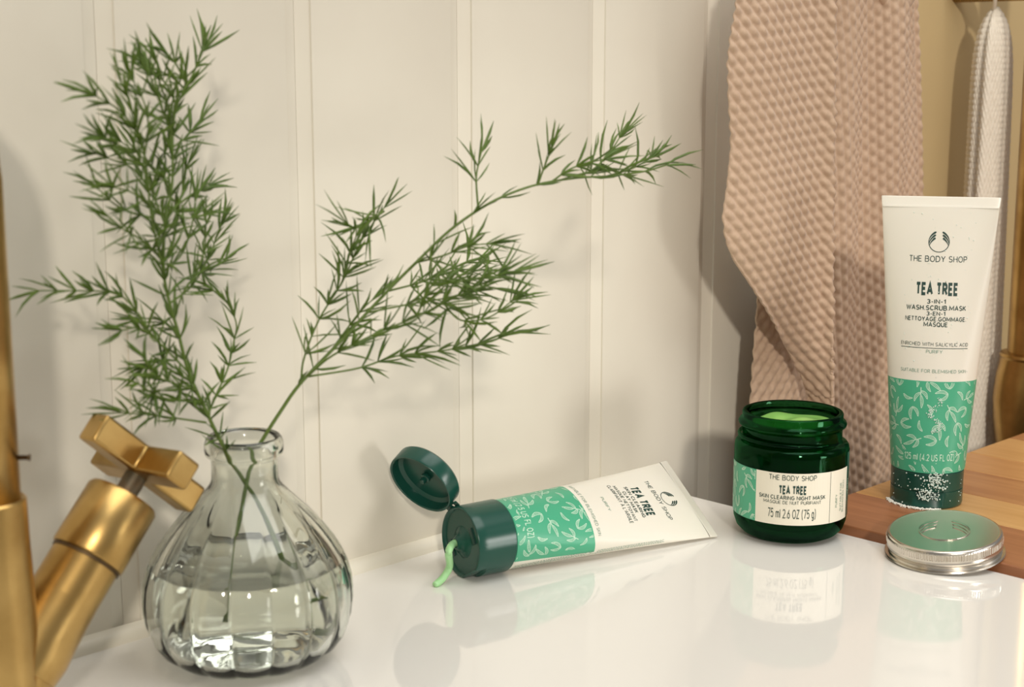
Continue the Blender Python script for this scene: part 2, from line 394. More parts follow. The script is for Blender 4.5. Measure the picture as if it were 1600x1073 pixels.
# ------------------------------------------------------------------ squeeze tubes
def tube_shape(L, r, W):
    def wt(t): return r+(W-r)*t
    def ht(t): return max(.0006, r*(1-t)**.85) if t > .012 else r
    def S(x, z, off=.00012, side=1):
        t = min(1, max(0, z/L)); w_, h_ = wt(t), ht(t); ph = x/w_
        nx, ny = sin(ph)/w_, cos(ph)/h_; q = sqrt(nx*nx+ny*ny)
        return Vector((w_*sin(ph)+off*nx/q, -(h_*cos(ph)+off*ny/q), z))
    return S, wt, ht
def tube_body(L, r, W, band, crimp, parent):
    S, wt, ht = tube_shape(L, r, W); N = 96
    Z = [0, .0004, .002]+list(np.linspace(.004, band, 22))+list(np.linspace(band+.0003, L-crimp, 36))
    V, F, mi = [], [], []
    for z in Z:
        t = z/L; w_, h_ = wt(t), ht(t)
        if z == 0: w_, h_ = r-.0008, r-.0008
        for k in range(N):
            ph = 2*pi*(k+.5)/N
            V.append((w_*sin(ph), -h_*cos(ph), z))
    for i in range(len(Z)-1):
        for k in range(N):
            k2 = (k+1) % N; F.append((i*N+k, i*N+k2, (i+1)*N+k2, (i+1)*N+k))
            ph = ((k+1)/N*360+180) % 360-180
            mi.append(1 if Z[i+1] <= band+1e-6 and abs(ph) < 88 else 0)
    F.append(tuple(reversed(range(N)))); mi.append(0)
    b = len(Z)-1; F.append(tuple(b*N+k for k in range(N))); mi.append(0)
    fix(mesh('body', V, F, None, parent, mats=[M_TUBEW, M_BAND], midx=mi, angle=60))
    # heat-sealed flat end
    t = 1-crimp/L; h0 = ht(t); Wc = wt(t)
    V, F = [], []
    rows = [(0, h0, Wc), (.0012, .0011, Wc+.0002), (.0016, .0007, Wc+.0003), (crimp-.0004, .0007, Wc+.0006), (crimp, .0004, Wc+.0002)]
    for dz, hh, ww in rows:
        for k in range(N):
            ph = 2*pi*(k+.5)/N; c, s_ = cos(ph), sin(ph)
            V.append((ww*s_, -hh*(abs(c)**.35)*(1 if c > 0 else -1), L-crimp+dz))
    for i in range(len(rows)-1):
        for k in range(N):
            k2 = (k+1) % N; F.append((i*N+k, i*N+k2, (i+1)*N+k2, (i+1)*N+k))
    F.append(tuple((len(rows)-1)*N+k for k in range(N)))
    fix(mesh('sealed_end', V, F, M_TUBEW, parent, angle=60))
    return S

# --- standing tube
def on_z(x, y, z): d = ray(x, y); return CAM+d*((z-CAM.z)/d.z)
TB1 = on_z(1446.5, 781, .004)
T1 = tag(empty('squeeze_tube', (TB1.x, TB1.y, .004)), 'white and mint green squeeze tube standing on its cap on the worktop', 'tube')
T1.rotation_euler = (0, 0, atan2(RV.y, RV.x)-radians(13))
CAPH1 = .0215
tb = empty('tube_shell', (0, 0, CAPH1)); tb.parent = T1
L1, R1, W1 = .1803-CAPH1, .0213, .0330
BAND1 = .0535
S1 = tube_body(L1, R1, W1, BAND1, .0062, tb)
def build_prints(tb, S, pats):
    for name, P, m_ in pats: P.build(name, S, m_, tb)
ink, inkl, wht = Print(), Print(), Print()
Z1 = lambda y: None
rows = {}
def z_at(y, T, cap, S, xc=0):      # height on the tube's front seen at picture row y (for laying out the print)
    lo, hi = 0, .17
    MW = T.matrix_basis
    for _ in range(40):
        mid = (lo+hi)/2; P = MW @ (S(xc, mid)+Vector((0, 0, cap)))-CAM
        yy = 536.5-2400*P.dot(UV)/P.dot(FV)
        if yy > y: lo = mid
        else: hi = mid
    return lo
za = lambda y: z_at(y, T1, CAPH1, S1)
emblem(ink, 0, za(378), .0057, .00042)
ink.text('THE BODY SHOP', 0, za(404.5), .0335, .0035)
ink.text('TEA TREE', 0, za(451.5), .0232, .0076, bold=.235)
ink.text('3-IN-1', 0, za(471), .0105, .0026, bold=.17)
ink.text('WASH.SCRUB.MASK', 0, za(481), .0352, .0029, bold=.17)
ink.text('3-EN-1', 0, za(490), .0105, .0024, bold=.17)
ink.text('NETTOYAGE.GOMMAGE.', 0, za(498.5), .0362, .0026, bold=.17)
ink.text('MASQUE', 0, za(507), .0133, .0027, bold=.17)
ink.text('ENRICHED WITH SALICYLIC ACID', 0, za(538), .0410, .0021)
ink.rect(-.0204, .0204, za(544.6), za(543.6), 8)
inkl.text('PURIFY', 0, za(549.5), .0092, .0020)
inkl.text('SUITABLE FOR BLEMISHED SKIN', 0, za(580), .0400, .0020)
zt = za(715)
wht.text('125 ml (4.2 US FL OZ)', 0, zt, .0300, .0040, bold=.14)
lp = leaf_pattern(-.0315, .0315, .0008, BAND1-.0003, .0125, .00034, 3, avoid=(-.0158, .0158, zt-.0027, zt+.0027))
build_prints(tb, S1, [('lettering', ink, M_INK), ('small_lettering', inkl, M_INKL), ('volume_lettering', wht, M_LEAFP), ('leaf_print', lp, M_LEAFP)])
# closed flip cap with thumb recess
c1 = lathe('cap', [(.0, 0), (.0196, 0), (.0204, .0006), (.0208, .0016), (.0208, .0100), (.0204, .01015), (.0204, .0105), (.0208, .0107), (.0209, .0208), (.0204, CAPH1), (0, CAPH1)], M_CAP, T1, segs=80,
           rf=lambda r, z, a: r-(.0036*max(0, 1-((a-1.5*pi)/.42)**2)**.5 if (.0060 < z < .0106 and abs(a-1.5*pi) < .42) else 0), angle=30)
# bubbles of foam on the cap and lower band, and foam round the foot
rr = random.Random(5)
def bubbles(name, spots, material, parent, label=None):
    B = MB()
    for (p, r_) in spots:
        bm = bmesh.new(); bmesh.ops.create_icosphere(bm, subdivisions=1, radius=r_)
        B.add([v.co+Vector(p) for v in bm.verts], [[v.index for v in f.verts] for f in bm.faces]); bm.free()
    return tag(B.build(name, material, parent), kind='stuff')
sp = []
for _ in range(260):
    x = rr.gauss(.0045, .0033); z = rr.uniform(.0055, .0225); 
    if z < .012: x -= .004+rr.uniform(0, .004)
    R_ = .0210; a = x/R_
    sp.append(((R_*sin(a), -R_*cos(a), z), rr.uniform(.00025, .00062)))
for _ in range(26):
    a = rr.uniform(-1.2, 1.2); sp.append(((.0210*sin(a), -.0210*cos(a), rr.uniform(.002, .022)), rr.uniform(.0002, .0005)))
for _ in range(150):
    t = rr.random(); x = .002+.003*sin(t*9)+rr.gauss(0, .0012); z = .042+t*.020
    p = S1(x, z-CAPH1+.004, .0002); p.z += CAPH1; sp.append((p, rr.uniform(.00015, .0004)))
for _ in range(70):
    p = S1(rr.uniform(-.02, .024), rr.uniform(.055, .15), .0001); p.z += CAPH1; sp.append((p, rr.uniform(.00015, .0004)))
bubbles('foam_bubbles', sp, M_FOAM, T1)
sp = []
for _ in range(320):
    a = rr.uniform(-1.5, .35)+(-pi/2); R_ = .0212+abs(rr.gauss(0, .0008)); sp.append(((R_*cos(a), R_*sin(a), rr.uniform(.0002, .0010)), rr.uniform(.0003, .0007)))
bubbles('foam_ring', sp, M_FOAMW, T1)

# --- lying tube with its flip cap open
Pc = Vector((.2060, -.0474, .0187)); Ps = Vector((.3570, -.0775, .0176))
ax = (Ps-Pc).normalized()
xd = Vector((-.009, -.0435, -.032)); xd = (xd-ax*xd.dot(ax)).normalized(); yd = ax.cross(xd)
T2 = tag(empty('squeeze_tube', Pc), 'white and mint green squeeze tube lying open on its side on the deck', 'tube')
T2.matrix_basis = Matrix.Translation(Pc) @ Matrix((xd, yd, ax)).transposed().to_4x4()
CAPH2 = .0228; L2 = (Ps-Pc).length-CAPH2; R2, W2 = .0184, .0282
tb2 = empty('tube_shell', (0, 0, CAPH2)); tb2.parent = T2
BAND2 = .0490
S2 = tube_body(L2, R2, W2, BAND2, .0055, tb2)
ink, inkl, wht, tiny = Print(), Print(), Print(), Print()
g = lambda d: L2-d
emblem(ink, 0, g(.0185), .0050, .0004)
ink.text('THE BODY SHOP', 0, g(.0262), .0300, .0030)
ink.text('TEA TREE', 0, g(.0385), .0205, .0066, bold=.235)
ink.text('SKIN CLEARING', 0, g(.0440), .0228, .0025, bold=.17)
ink.text('CLAY MASK', 0, g(.0475), .0155, .0025, bold=.17)
ink.text('MASQUE NETTOYANT', 0, g(.0511), .0262, .0023, bold=.15)
ink.text('CLARIFIANT À L\'ARGILE', 0, g(.0546), .0285, .0025, bold=.14)
inkl.text('PURIFY', 0, g(.0655), .0098, .0020)
inkl.text('SUITABLE FOR BLEMISHED SKIN', 0, BAND2+.0036, .0400, .0021)
wht.text('75 ml (2.5 US FL OZ)', 0.0, .0088, .0300, .0042, bold=.14)
lp = leaf_pattern(-.0272, .0272, .0006, BAND2-.0003, .0122, .00034, 11, avoid=(-.0158, .0158, .0060, .0116))
# rows of fine print too small to read, along the side edge
r5 = random.Random(9)
for row in range(5):
    xx = .0325+row*.0011; z = .002
    while z < L2-.038:
        ln = r5.uniform(.0006, .0016)
        if not (row < 3 and abs(z-.047) < .003): tiny.stroke([(xx, z), (xx, z+ln)], .00045)
        z += ln+r5.uniform(.0003, .0006)
for a, b in (((.0322, .0455), (.0322, .0485)), ((.0322, .0485), (.0348, .047)), ((.0348, .047), (.0322, .0455))): tiny.stroke([a, b], .0003)
build_prints(tb2, S2, [('lettering', ink, M_INK), ('small_lettering', inkl, M_INKL), ('volume_lettering', wht, M_LEAFP), ('leaf_print', lp, M_LEAFP), ('fine_print', tiny, M_INKL)])
# cap: local frame of T2 with the mouth at z=0
Hd = T2.matrix_basis.to_3x3().inverted() @ (Vector((0, 0, .866))+Vector((.193, .981, 0))*.5); Hd.z = 0; Hd.normalize()
ha = atan2(Hd.y, Hd.x); RC = .0188
def nz(r, z, a):
    d = (a-ha-pi+pi) % (2*pi)-pi      # thumb recess opposite the hinge
    d = (a-(ha+pi)+pi) % (2*pi)-pi
    return r-(.0016*max(0, 1-(d/.40)**2)**.5 if (z < .0065 and r > RC-.0012 and abs(d) < .40) else 0)
lathe('cap', [(0, .0016), (.0165, .0016), (.0172, .0004), (.0178, 0), (RC-.0003, .0002), (RC, .0008), (RC, .0060), (RC, .0068), (RC+.0002, CAPH2-.0006), (RC-.0003, CAPH2), (.0, CAPH2)], M_CAP, T2, segs=96, rf=nz, angle=30)
sx = Hd*(-.0005)
sp_ = lathe('spout', [(0, .0028), (.0016, .0028), (.0019, -.0022), (.0024, -.0030), (.0031, -.0028), (.0042, -.0010), (.0060, .0002), (.0078, .0011), (.0086, .0018)], M_CAP, T2, segs=48, angle=60)
for s_ in (-1, 1):
    q = Hd.cross(Vector((0, 0, 1)))*s_*.0112
    o = box('slot', -.0011, .0011, -.0042, .0042, .0008, .0018, M_INK, T2); o.location = (q.x, q.y, 0); o.rotation_euler = (0, 0, ha+pi/2)
# open flip lid: cup, hinged on the rim
al = radians(145)
D_ = Vector((0, 0, -1))
vec = -Hd*cos(al)+D_*sin(al); face_out = D_*cos(al)+Hd*sin(al)
hinge = Hd*(RC+.0004)+Vector((0, 0, .0010))
lc = hinge+vec*(RC+.0018)
zl = face_out.normalized(); xl = vec.normalized(); yl = zl.cross(xl)
lc = lc-(T2.matrix_basis.to_3x3().inverted() @ (RV*.002+UV*.0032))
ML = Matrix.Translation(lc) @ Matrix((xl, yl, zl)).transposed().to_4x4()
lathe('flip_lid', [(0, .0068), (.0150, .0068), (.0172, .0055), (RC-.0016, .0045), (RC-.0014, .0004), (RC-.0010, 0), (RC-.0003, 0), (RC, .0006), (RC, .0082), (RC-.0010, .0094), (0, .0097)], M_CAP, T2, segs=96, angle=30, M=ML)
lathe('plug', [(0, .0018), (.0012, .0018), (.0016, .0026), (.0016, .0042), (.0026, .0046), (.0028, .0056), (.0022, .0068), (0, .0069)], M_CAP, T2, segs=32, angle=40, M=ML)
hm = MB()
tdir = Hd.cross(Vector((0, 0, 1))).normalized()
for s_ in (-1, 0, 1):
    c = tdir*(.0042*s_); wd_ = .0016 if s_ else .0011
    a0 = Hd*(RC-.0008)+Vector((0, 0, .0022)); a1 = lc-xl*(RC-.0003)+zl*.0030
    mid = (a0+a1)/2+(Hd*.0012 if s_ else Hd*.0002)
    Pth = [a0+c, mid+c, a1+c]; n_ = []
    for p in Pth: n_ += [p-tdir*wd_-Hd*.0005, p+tdir*wd_-Hd*.0005, p+tdir*wd_+Hd*.0005, p-tdir*wd_+Hd*.0005]
    fs = [(0, 1, 2, 3), (8, 9, 10, 11)]
    for i in (0, 4): fs += [(i+k, i+(k+1) % 4, i+4+(k+1) % 4, i+4+k) for k in range(4)]
    hm.add(n_, fs)
fix(hm.build('hinge', M_CAP, T2, smooth=False))
# ribbon of paste squeezed from the spout, resting on the deck
T2M = T2.matrix_basis
start = T2M @ Vector((0, 0, .0006)); tip = T2M @ Vector((0, 0, -.0042))
pts = [start, tip, on_y(701, 862, .0545)]
def on_z(x, y, z): d = ray(x, y); return CAM+d*((z-CAM.z)/d.z)
pts += [on_z(702.5, 884, .0085), on_z(695, 899, .0042), on_z(687, 908, .0022), on_z(679, 913.5, .0014)]
pp = smooth_path(pts, 7); nr = len(pp)
V, F = tube(pp, [(.0019 if i < nr-8 else .0019-.0007*((i-nr+8)/8)**2) for i in range(nr)], 14)
ps = fix(mesh('squeezed_paste', V, F, M_PASTE)); tag(ps, 'pale green ribbon of paste hanging from the open tube onto the deck', 'paste')

# ------------------------------------------------------------------ glass jar
J = Vector((.3900, -.1212, 0))
jar = tag(empty('cream_jar', J), 'open dark green glass jar with a cream label on the deck corner', 'jar')
fa = atan2(CAM.y-J.y, CAM.x-J.x)+radians(.5)
jar.scale = (.965, .965, 1.045); jar.rotation_euler = (0, 0, fa+pi/2)      # local -Y faces the viewer
RJ = .0327
prof = [(0, .0008), (.019, .0008), (.0210, 0), (.0235, .0004), (.0275, .0022), (.0306, .0052), (.0322, .0095), (RJ, .0135), (RJ, .0475), (.0324, .0498), (.0314, .0512), (.0298, .0518), (.0288, .0522), (.0284, .0532),
        (.0284, .0585), (.0290, .0592), (.0305, .0602), (.0308, .0612), (.0303, .0622), (.0289, .0632), (.0286, .0640), (.0287, .0662), (.0283, .0670), (.0272, .0674), (.0261, .0670), (.0257, .0655),
        (.0256, .0540), (.0262, .0500), (.0294, .0460), (.0300, .0420), (.0300, .0150), (.0288, .0095), (.0250, .0055), (.0180, .0040), (0, .0036)]
lathe('glass', prof, M_JARG, jar, segs=128, angle=50)
V, F = tube([(.0300*cos(a), .0300*sin(a), .0556-.0022*(a/6)) for a in np.linspace(.3, 5.6, 60)], [.0001+.0010*min(1, i/8, (59-i)/8) for i in range(60)], 8)
mesh('screw_thread', V, F, M_JARG, jar)
# gel cream with a swirled mound
V, F = [], []; NS, NR = 64, 22
ri = .0248
V.append((0, 0, .0))
body = [(.0001, .0046), (.0175, .0048), (.0245, .0062), (.0280, .0100), (.0292, .0155), (.0292, .0415), (.0285, .0455), (.0255, .0490), (.0249, .0540)]
def top_z(x, y):
    mound = .0032*math.exp(-(((x-.008)/.013)**2+((y+.004)/.012)**2))
    sw = .0009*sin(260*(x*.8+y*.6)+6*math.exp(-(x*x+y*y)/.0002))
    return .0608+mound+sw*.8-.0012*math.exp(-(((x+.012)/.009)**2+((y-.004)/.010)**2))
V, F = [], []
for r_, z_ in body:
    for k in range(NS): V.append((r_*cos(2*pi*k/NS), r_*sin(2*pi*k/NS), z_))
for i in range(NR+1):
    r_ = ri*(1-i/NR)+.0001
    for k in range(NS):
        x, y = r_*cos(2*pi*k/NS), r_*sin(2*pi*k/NS); V.append((x, y, top_z(x, y) if i > 0 else top_z(x, y)-.0006))
nrow = len(body)+NR+1
for i in range(nrow-1):
    for k in range(NS):
        k2 = (k+1) % NS; F.append((i*NS+k, i*NS+k2, (i+1)*NS+k2, (i+1)*NS+k))
F.append(tuple(reversed(range(NS)))); F.append(tuple((nrow-1)*NS+k for k in range(NS)))
fix(mesh('cream', V, F, M_CREAM, jar, angle=60))
# wrap label
def SJ(off):
    return lambda x, z: Vector(((RJ+off)*sin(x/RJ), -(RJ+off)*cos(x/RJ), z))
lab, grn, edge, ink, inkl, wh = Print(), Print(), Print(), Print(), Print(), Print()
z0, z1 = .0128, .0405
A = lambda d: radians(d)*RJ
def patch(P, a0, a1): P.rect(A(a0), A(a1), z0, z1, max(2, int((a1-a0)/3)))
patch(lab, -36, 72); patch(grn, -110, -36); patch(edge, 72, 100)
lab.build('label', SJ(.00015), M_LABEL, jar); grn.build('label_leaf_panel', SJ(.00015), M_BAND, jar)
e_ = Print(); e_.rect(A(72), A(100), z0, .0478, 10); e_.build('label_edge', SJ(.00015), M_CAP, jar)
zr = lambda y: None
def zj(y):
    lo, hi = 0, .07
    for _ in range(40):
        mid = (lo+hi)/2; P = J+Vector((cos(fa), sin(fa), 0))*RJ*.965+Vector((0, 0, mid*1.045))-CAM
        if 536.5-2400*P.dot(UV)/P.dot(FV) > y: lo = mid
        else: hi = mid
    return lo
def pj(y): return 610+y/4.127
xc = A(2)
ink.text('THE BODY SHOP', xc, zj(pj(565)), .0268, .0028)
ink.text('TEA TREE', xc, zj(pj(643)), .0148, .0048, bold=.235)
ink.text('SKIN CLEARING NIGHT MASK', xc, zj(pj(693)), .0385, .0022, bold=.16)
ink.text('MASQUE DE NUIT PURIFIANT', xc, zj(pj(724)), .0330, .0018)
ink.text('75 ml 2.6 OZ (75 g)', xc, zj(pj(796)), .0270, .0050)
ink.rect(A(41.6), A(41.95), z0+.0003, z1-.0003)
inkl.text('PURIFY', A(51), .0240, .0070, .0017, rot=pi/2)
inkl.text('SUITABLE FOR', A(58), .0255, .0150, .0017, rot=pi/2)
inkl.text('BLEMISHED SKIN', A(62.5), .0255, .0172, .0017, rot=pi/2)
wh.text('VEGAN', A(76), .0290, .0085, .0018, rot=pi/2)
lpj = leaf_pattern(A(-109), A(-36.5), z0+.0002, z1-.0002, .0110, .00034, 21)
for nm, P, mm in (('lettering', ink, M_INK), ('small_lettering', inkl, M_INKL), ('edge_lettering', wh, M_LEAFP), ('leaf_print', lpj, M_LEAFP)): P.build(nm, SJ(.00030), mm, jar)

# ------------------------------------------------------------------ metal jar lid, leaning on the worktop edge
lid = tag(empty('jar_lid', (0, 0, 0)), 'round brushed silver screw lid lying between deck and worktop', 'lid')
RL = .0322
tilt = math.asin(.0041/.0335)
Lc = Vector((.4105, -.2065, 0))
lid.location = (Lc.x, Lc.y, RL*.96*sin(tilt)+.0003)
# tilt about world Y so the +X side is raised, after turning the emblem to the viewer
la = atan2(CAM.y-Lc.y, CAM.x-Lc.x)+pi/2
lid.scale = (.96, .96, 1.12)
lid.rotation_euler = (Matrix.Rotation(-tilt, 3, 'Y') @ Matrix.Rotation(la, 3, 'Z')).to_euler()
NK = 130
def knurl(r, z, a): return r+(.00028*(1 if sin(a*NK) > 0 else -1) if .0058 < z < .0086 else 0)
lathe('shell', [(.0300, .0004), (.0306, 0), (RL, 0), (RL+.0003, .0004), (RL, .0009), (.0308, .0011), (.0303, .0018), (.0304, .0030), (.0309, .0037), (.0312, .0041), (.0311, .0046), (.0309, .0052), (.0311, .0058), (.0311, .0059), (.0311, .0085), (.0311, .0086),
                (.0309, .0096), (.0304, .0102), (.0296, .0105), (.0289, .0104), (.0284, .0103), (0, .0103), (0, .0097), (.0296, .0096), (.0300, .0088)], M_ALU, lid, segs=NK*4, rf=knurl, angle=40)
em = Print(); emblem(em, 0, 0, .0135, .0007)
V = []; F = []
nv = len(em.V)
V = [(x, y, .01028) for x, y in em.V]+[(x*.995, y*.995, .01062) for x, y in em.V]
for f in em.F:
    F.append(tuple(i+nv for i in f)); k = len(f)
    F += [(f[i], f[(i+1) % k], f[(i+1) % k]+nv, f[i]+nv) for i in range(k)]
mesh('embossed_emblem', V, F, M_ALU, lid, smooth=False)

# ------------------------------------------------------------------ vase
VC = Vector((.0685, -.0575, 0))
vase = tag(empty('bud_vase', VC), 'round ribbed clear glass vase half full of water', 'vase'); vase.scale = (.99, .99, .975)
outer = [(0, .0006), (.0235, .0002), (.0260, 0), (.0300, .0006), (.0345, .0024), (.0395, .0062), (.0435, .0120), (.0458, .0185), (.0467, .0260), (.0467, .0310), (.0462, .0370), (.0446, .0430), (.0420, .0490),
         (.0385, .0550), (.0345, .0605), (.0295, .0665), (.0245, .0715), (.0200, .0760), (.0168, .0795), (.0152, .0820), (.0146, .0840), (.0145, .0900), (.0147, .0930), (.0158, .0942), (.0170, .0950), (.0173, .0970), (.0172, .1000), (.0166, .1020), (.0157, .1030)]
inner = [(.0146, .1025), (.0136, .1005), (.0127, .0960), (.0124, .0900), (.0125, .0840), (.0132, .0810), (.0150, .0778), (.0182, .0742), (.0228, .0695), (.0276, .0646), (.0325, .0587), (.0364, .0533), (.0398, .0474), (.0423, .0418), (.0437, .0364),
         (.0442, .0308), (.0442, .0260), (.0433, .0190), (.0410, .0130), (.0370, .0078), (.0315, .0050), (.0240, .0040), (0, .0036)]
NB = 16
def rib(r, z, a):
    k = min(1, max(0, (.082-z)/.012))*min(1, max(0, (r-.022)/.012)) if z < .08 else 0
    return r*(1-.040*k*(1-abs(sin(NB*a/2))**.7))
def rib_in(r, z, a):
    k = min(1, max(0, (.082-z)/.012))*min(1, max(0, (r-.022)/.012)) if z < .08 else 0
    return r*(1-.022*k*(1-abs(sin(NB*a/2))))
vprof = outer+inner; no = len(outer)
idx = {round(r*1e7)+round(z*1e7)*1e6: i for i, (r, z) in enumerate(vprof)}
def both(r, z, a): return rib(r, z, a) if idx.get(round(r*1e7)+round(z*1e7)*1e6, 0) < no else rib_in(r, z, a)
lathe('glass', vprof, M_VASE, vase, segs=256, rf=both, angle=55)
wl = .0448
wp = [(0, .00365)]+[(r, z) for r, z in reversed(inner) if r > 0 and z < wl]+[(.0412, wl), (.0400, wl-.0002), (0, wl-.0003)]
lathe('water', [(r-(.00008 if r > .001 else 0), z+.00004) for r, z in wp], M_WATER, vase, segs=128, rf=rib_in, angle=40)

# ------------------------------------------------------------------ asparagus fern sprigs
def sprig(label, main, branches, seed, needle_len, group='green sprigs in the vase'):
    r = random.Random(seed)
    root = tag(empty('fern_sprig', main[0]), label, 'sprig', group)
    base = Vector(main[0])
    stems, needles = MB(), MB()
    def needle(p, d, L, wd=.00062):
        d = d.normalized(); q = d.cross(Vector((r.uniform(-1, 1), r.uniform(-1, 1), r.uniform(-1, 1)))).normalized(); b = r.uniform(-.38, .38)
        sag = Vector((0, 0, -.06*L))
        s_ = d.cross(q)
        C = [p+d*(L*t)+q*(b*L*t*t)+sag*t*t for t in (0, .3, .65, 1)]
        W_ = [wd*.45, wd*1.0, wd*.95, wd*.1]
        V, F = [], []
        for c, w_ in zip(C, W_): V += [c+q*w_, c+s_*w_*.6, c-q*w_, c-s_*w_*.6]
        for i in range(3): F += [(i*4+k, i*4+(k+1) % 4, i*4+4+(k+1) % 4, i*4+4+k) for k in range(4)]
        needles.add([v-base for v in V], F)
    def stem(path, r0, r1, spacing, num, nl, start=0.0):
        P = smooth_path(path, 6); n = len(P)
        V, F = tube([p-base for p in P], [r0+(r1-r0)*i/(n-1) for i in range(n)], 7); stems.add(V, F)
        acc = 0; tot = sum((P[i+1]-P[i]).length for i in range(n-1)); done = 0
        nxt = start*tot
        for i in range(n-1):
            seg = P[i+1]-P[i]; l = seg.length
            while nxt <= done+l:
                p = P[i]+seg*((nxt-done)/l); t = seg.normalized(); f = nxt/tot
                a = t.cross(Vector((0, 0, 1))); a = a.normalized() if a.length > .1 else Vector((1, 0, 0)); b = t.cross(a)
                ph = r.uniform(0, 2*pi)
                for k in range(num+r.randint(-1, 1)):
                    q = ph+k*2*pi/num+r.uniform(-.5, .5); el = r.uniform(.45, 1.35)*(1-.4*f)
                    d = t*cos(el)+(a*cos(q)+b*sin(q))*sin(el)+Vector((0, 0, .12))
                    needle(p, d, nl*r.uniform(.45, 1.3))
                nxt += spacing*r.uniform(.7, 1.3)
            done += l
        for k in range(4):
            t = (P[-1]-P[-3]).normalized(); needle(P[-1], t+Vector([r.uniform(-.45, .45) for _ in range(3)]), nl*r.uniform(.7, 1.2))
    stem(main, .00095, .0004, .0085 if seed == 1 else .014, 5 if seed == 1 else 2, needle_len, start=.34)
    for br, st in branches: stem(br, .0005, .00028, .0078 if seed == 1 else .0082, 5, needle_len*.95, start=st)
    s = stems.build('stem', M_STEM, root)
    nd = needles.build('leaves', M_NEEDLE, root, smooth=True); tag(nd, kind='stuff')
    return root
def pth(*q): return [on_y(x, y, s) for x, y, s in q]
vb = VC+Vector((.006, -.006, .028))
main1 = [VC+Vector((.022, -.012, .012)), VC+Vector((.010, -.006, .055))]+pth((376, 742, .0617), (344, 688, .0640), (322, 642, .0640), (295, 582, .0625), (278, 518, .0610), (265, 474, .0600), (256, 424, .0590), (258, 350, .0570), (269, 290, .0560), (270, 210, .0545), (276, 166, .0530), (293, 135, .0520), (320, 72, .0510))
br1 = [
 (pth((256, 424, .059), (243, 370, .064), (234, 320, .068), (230, 270, .070), (215, 200, .072), (190, 128, .072)), .05),
 (pth((234, 320, .068), (205, 300, .072), (175, 292, .074)), .2),
 (pth((230, 265, .070), (200, 235, .073), (165, 215, .074)), .2),
 (pth((222, 220, .071), (190, 175, .070), (150, 150, .070)), .2),
 (pth((262, 330, .057), (292, 310, .050), (325, 290, .046)), .3),
 (pth((270, 210, .0545), (255, 175, .062), (235, 120, .068), (222, 98, .068)), .15),
 (pth((270, 230, .0545), (290, 215, .048), (312, 190, .045)), .4),
 (pth((265, 474, .060), (298, 448, .052), (325, 405, .046), (345, 350, .042)), .2),
 (pth((298, 448, .052), (318, 395, .050), (322, 350, .050)), .2),
 (pth((258, 350, .057), (240, 300, .050), (250, 260, .047), (262, 230, .045)), .1),
 (pth((276, 166, .053), (262, 135, .050), (240, 110, .048)), .2),
 (pth((256, 424, .059), (285, 395, .056), (300, 350, .054), (305, 315, .054)), .15),
 (pth((295, 582, .0625), (262, 548, .062), (238, 524, .061), (205, 476, .058), (174, 457, .056), (104, 454, .050), (62, 454, .047)), .1),
 (pth((238, 524, .061), (215, 512, .064), (190, 516, .066)), .1),
 (pth((278, 518, .061), (250, 500, .050), (222, 497, .046)), .1),
 (pth((322, 660, .064), (280, 654, .062), (235, 648, .062), (192, 645, .062)), .35),
 (pth((308, 610, .0635), (270, 598, .070), (240, 585, .074), (228, 560, .076)), .1),
 (pth((316, 628, .0635), (275, 625, .068), (245, 618, .072), (218, 600, .074)), .2),
 (pth((325, 648, .064), (338, 616, .060), (355, 578, .056), (365, 535, .054), (369, 504, .053), (350, 466, .052), (322, 447, .052)), .05),
]
br1 += [
 (pth((250, 400, .058), (222, 375, .066), (196, 360, .070), (172, 340, .072)), .2),
 (pth((238, 340, .060), (205, 332, .058), (178, 318, .056), (155, 296, .055)), .2),
 (pth((232, 290, .068), (205, 262, .060), (182, 252, .056), (150, 240, .055)), .15),
 (pth((268, 290, .056), (240, 262, .050), (215, 240, .046), (190, 222, .044)), .15),
 (pth((226, 240, .070), (232, 200, .072), (225, 160, .072), (205, 120, .070)), .15),
 (pth((270, 205, .0545), (262, 165, .048), (250, 130, .046), (245, 100, .045)), .2),
 (pth((290, 140, .052), (265, 118, .050), (240, 108, .050)), .2),
 (pth((293, 135, .052), (275, 100, .055), (262, 84, .056)), .2),
 (pth((262, 320, .057), (290, 340, .062), (318, 335, .064)), .25),
 (pth((300, 430, .052), (330, 420, .044), (352, 405, .042)), .3),
 (pth((246, 380, .058), (270, 350, .050), (285, 300, .046), (292, 260, .045)), .1),
 (pth((300, 595, .0635), (262, 575, .056), (246, 560, .052), (228, 570, .050)), .2),
 (pth((262, 548, .062), (250, 590, .066), (240, 615, .070)), .2),
]
sprig('bushy fern sprig standing upright at the left of the vase', main1, br1, 1, .0150)
main2 = [VC+Vector((-.020, -.010, .025)), VC+Vector((-.008, -.006, .062))]+pth((392, 722, .0617), (412, 684, .0650), (440, 640, .070), (470, 598, .075), (530, 535, .083), (605, 455, .093), (650, 410, .100), (700, 362, .107), (747, 328, .114), (788, 306, .120), (840, 288, .126), (900, 278, .133), (950, 275, .138), (1005, 268, .142), (1040, 258, .146))
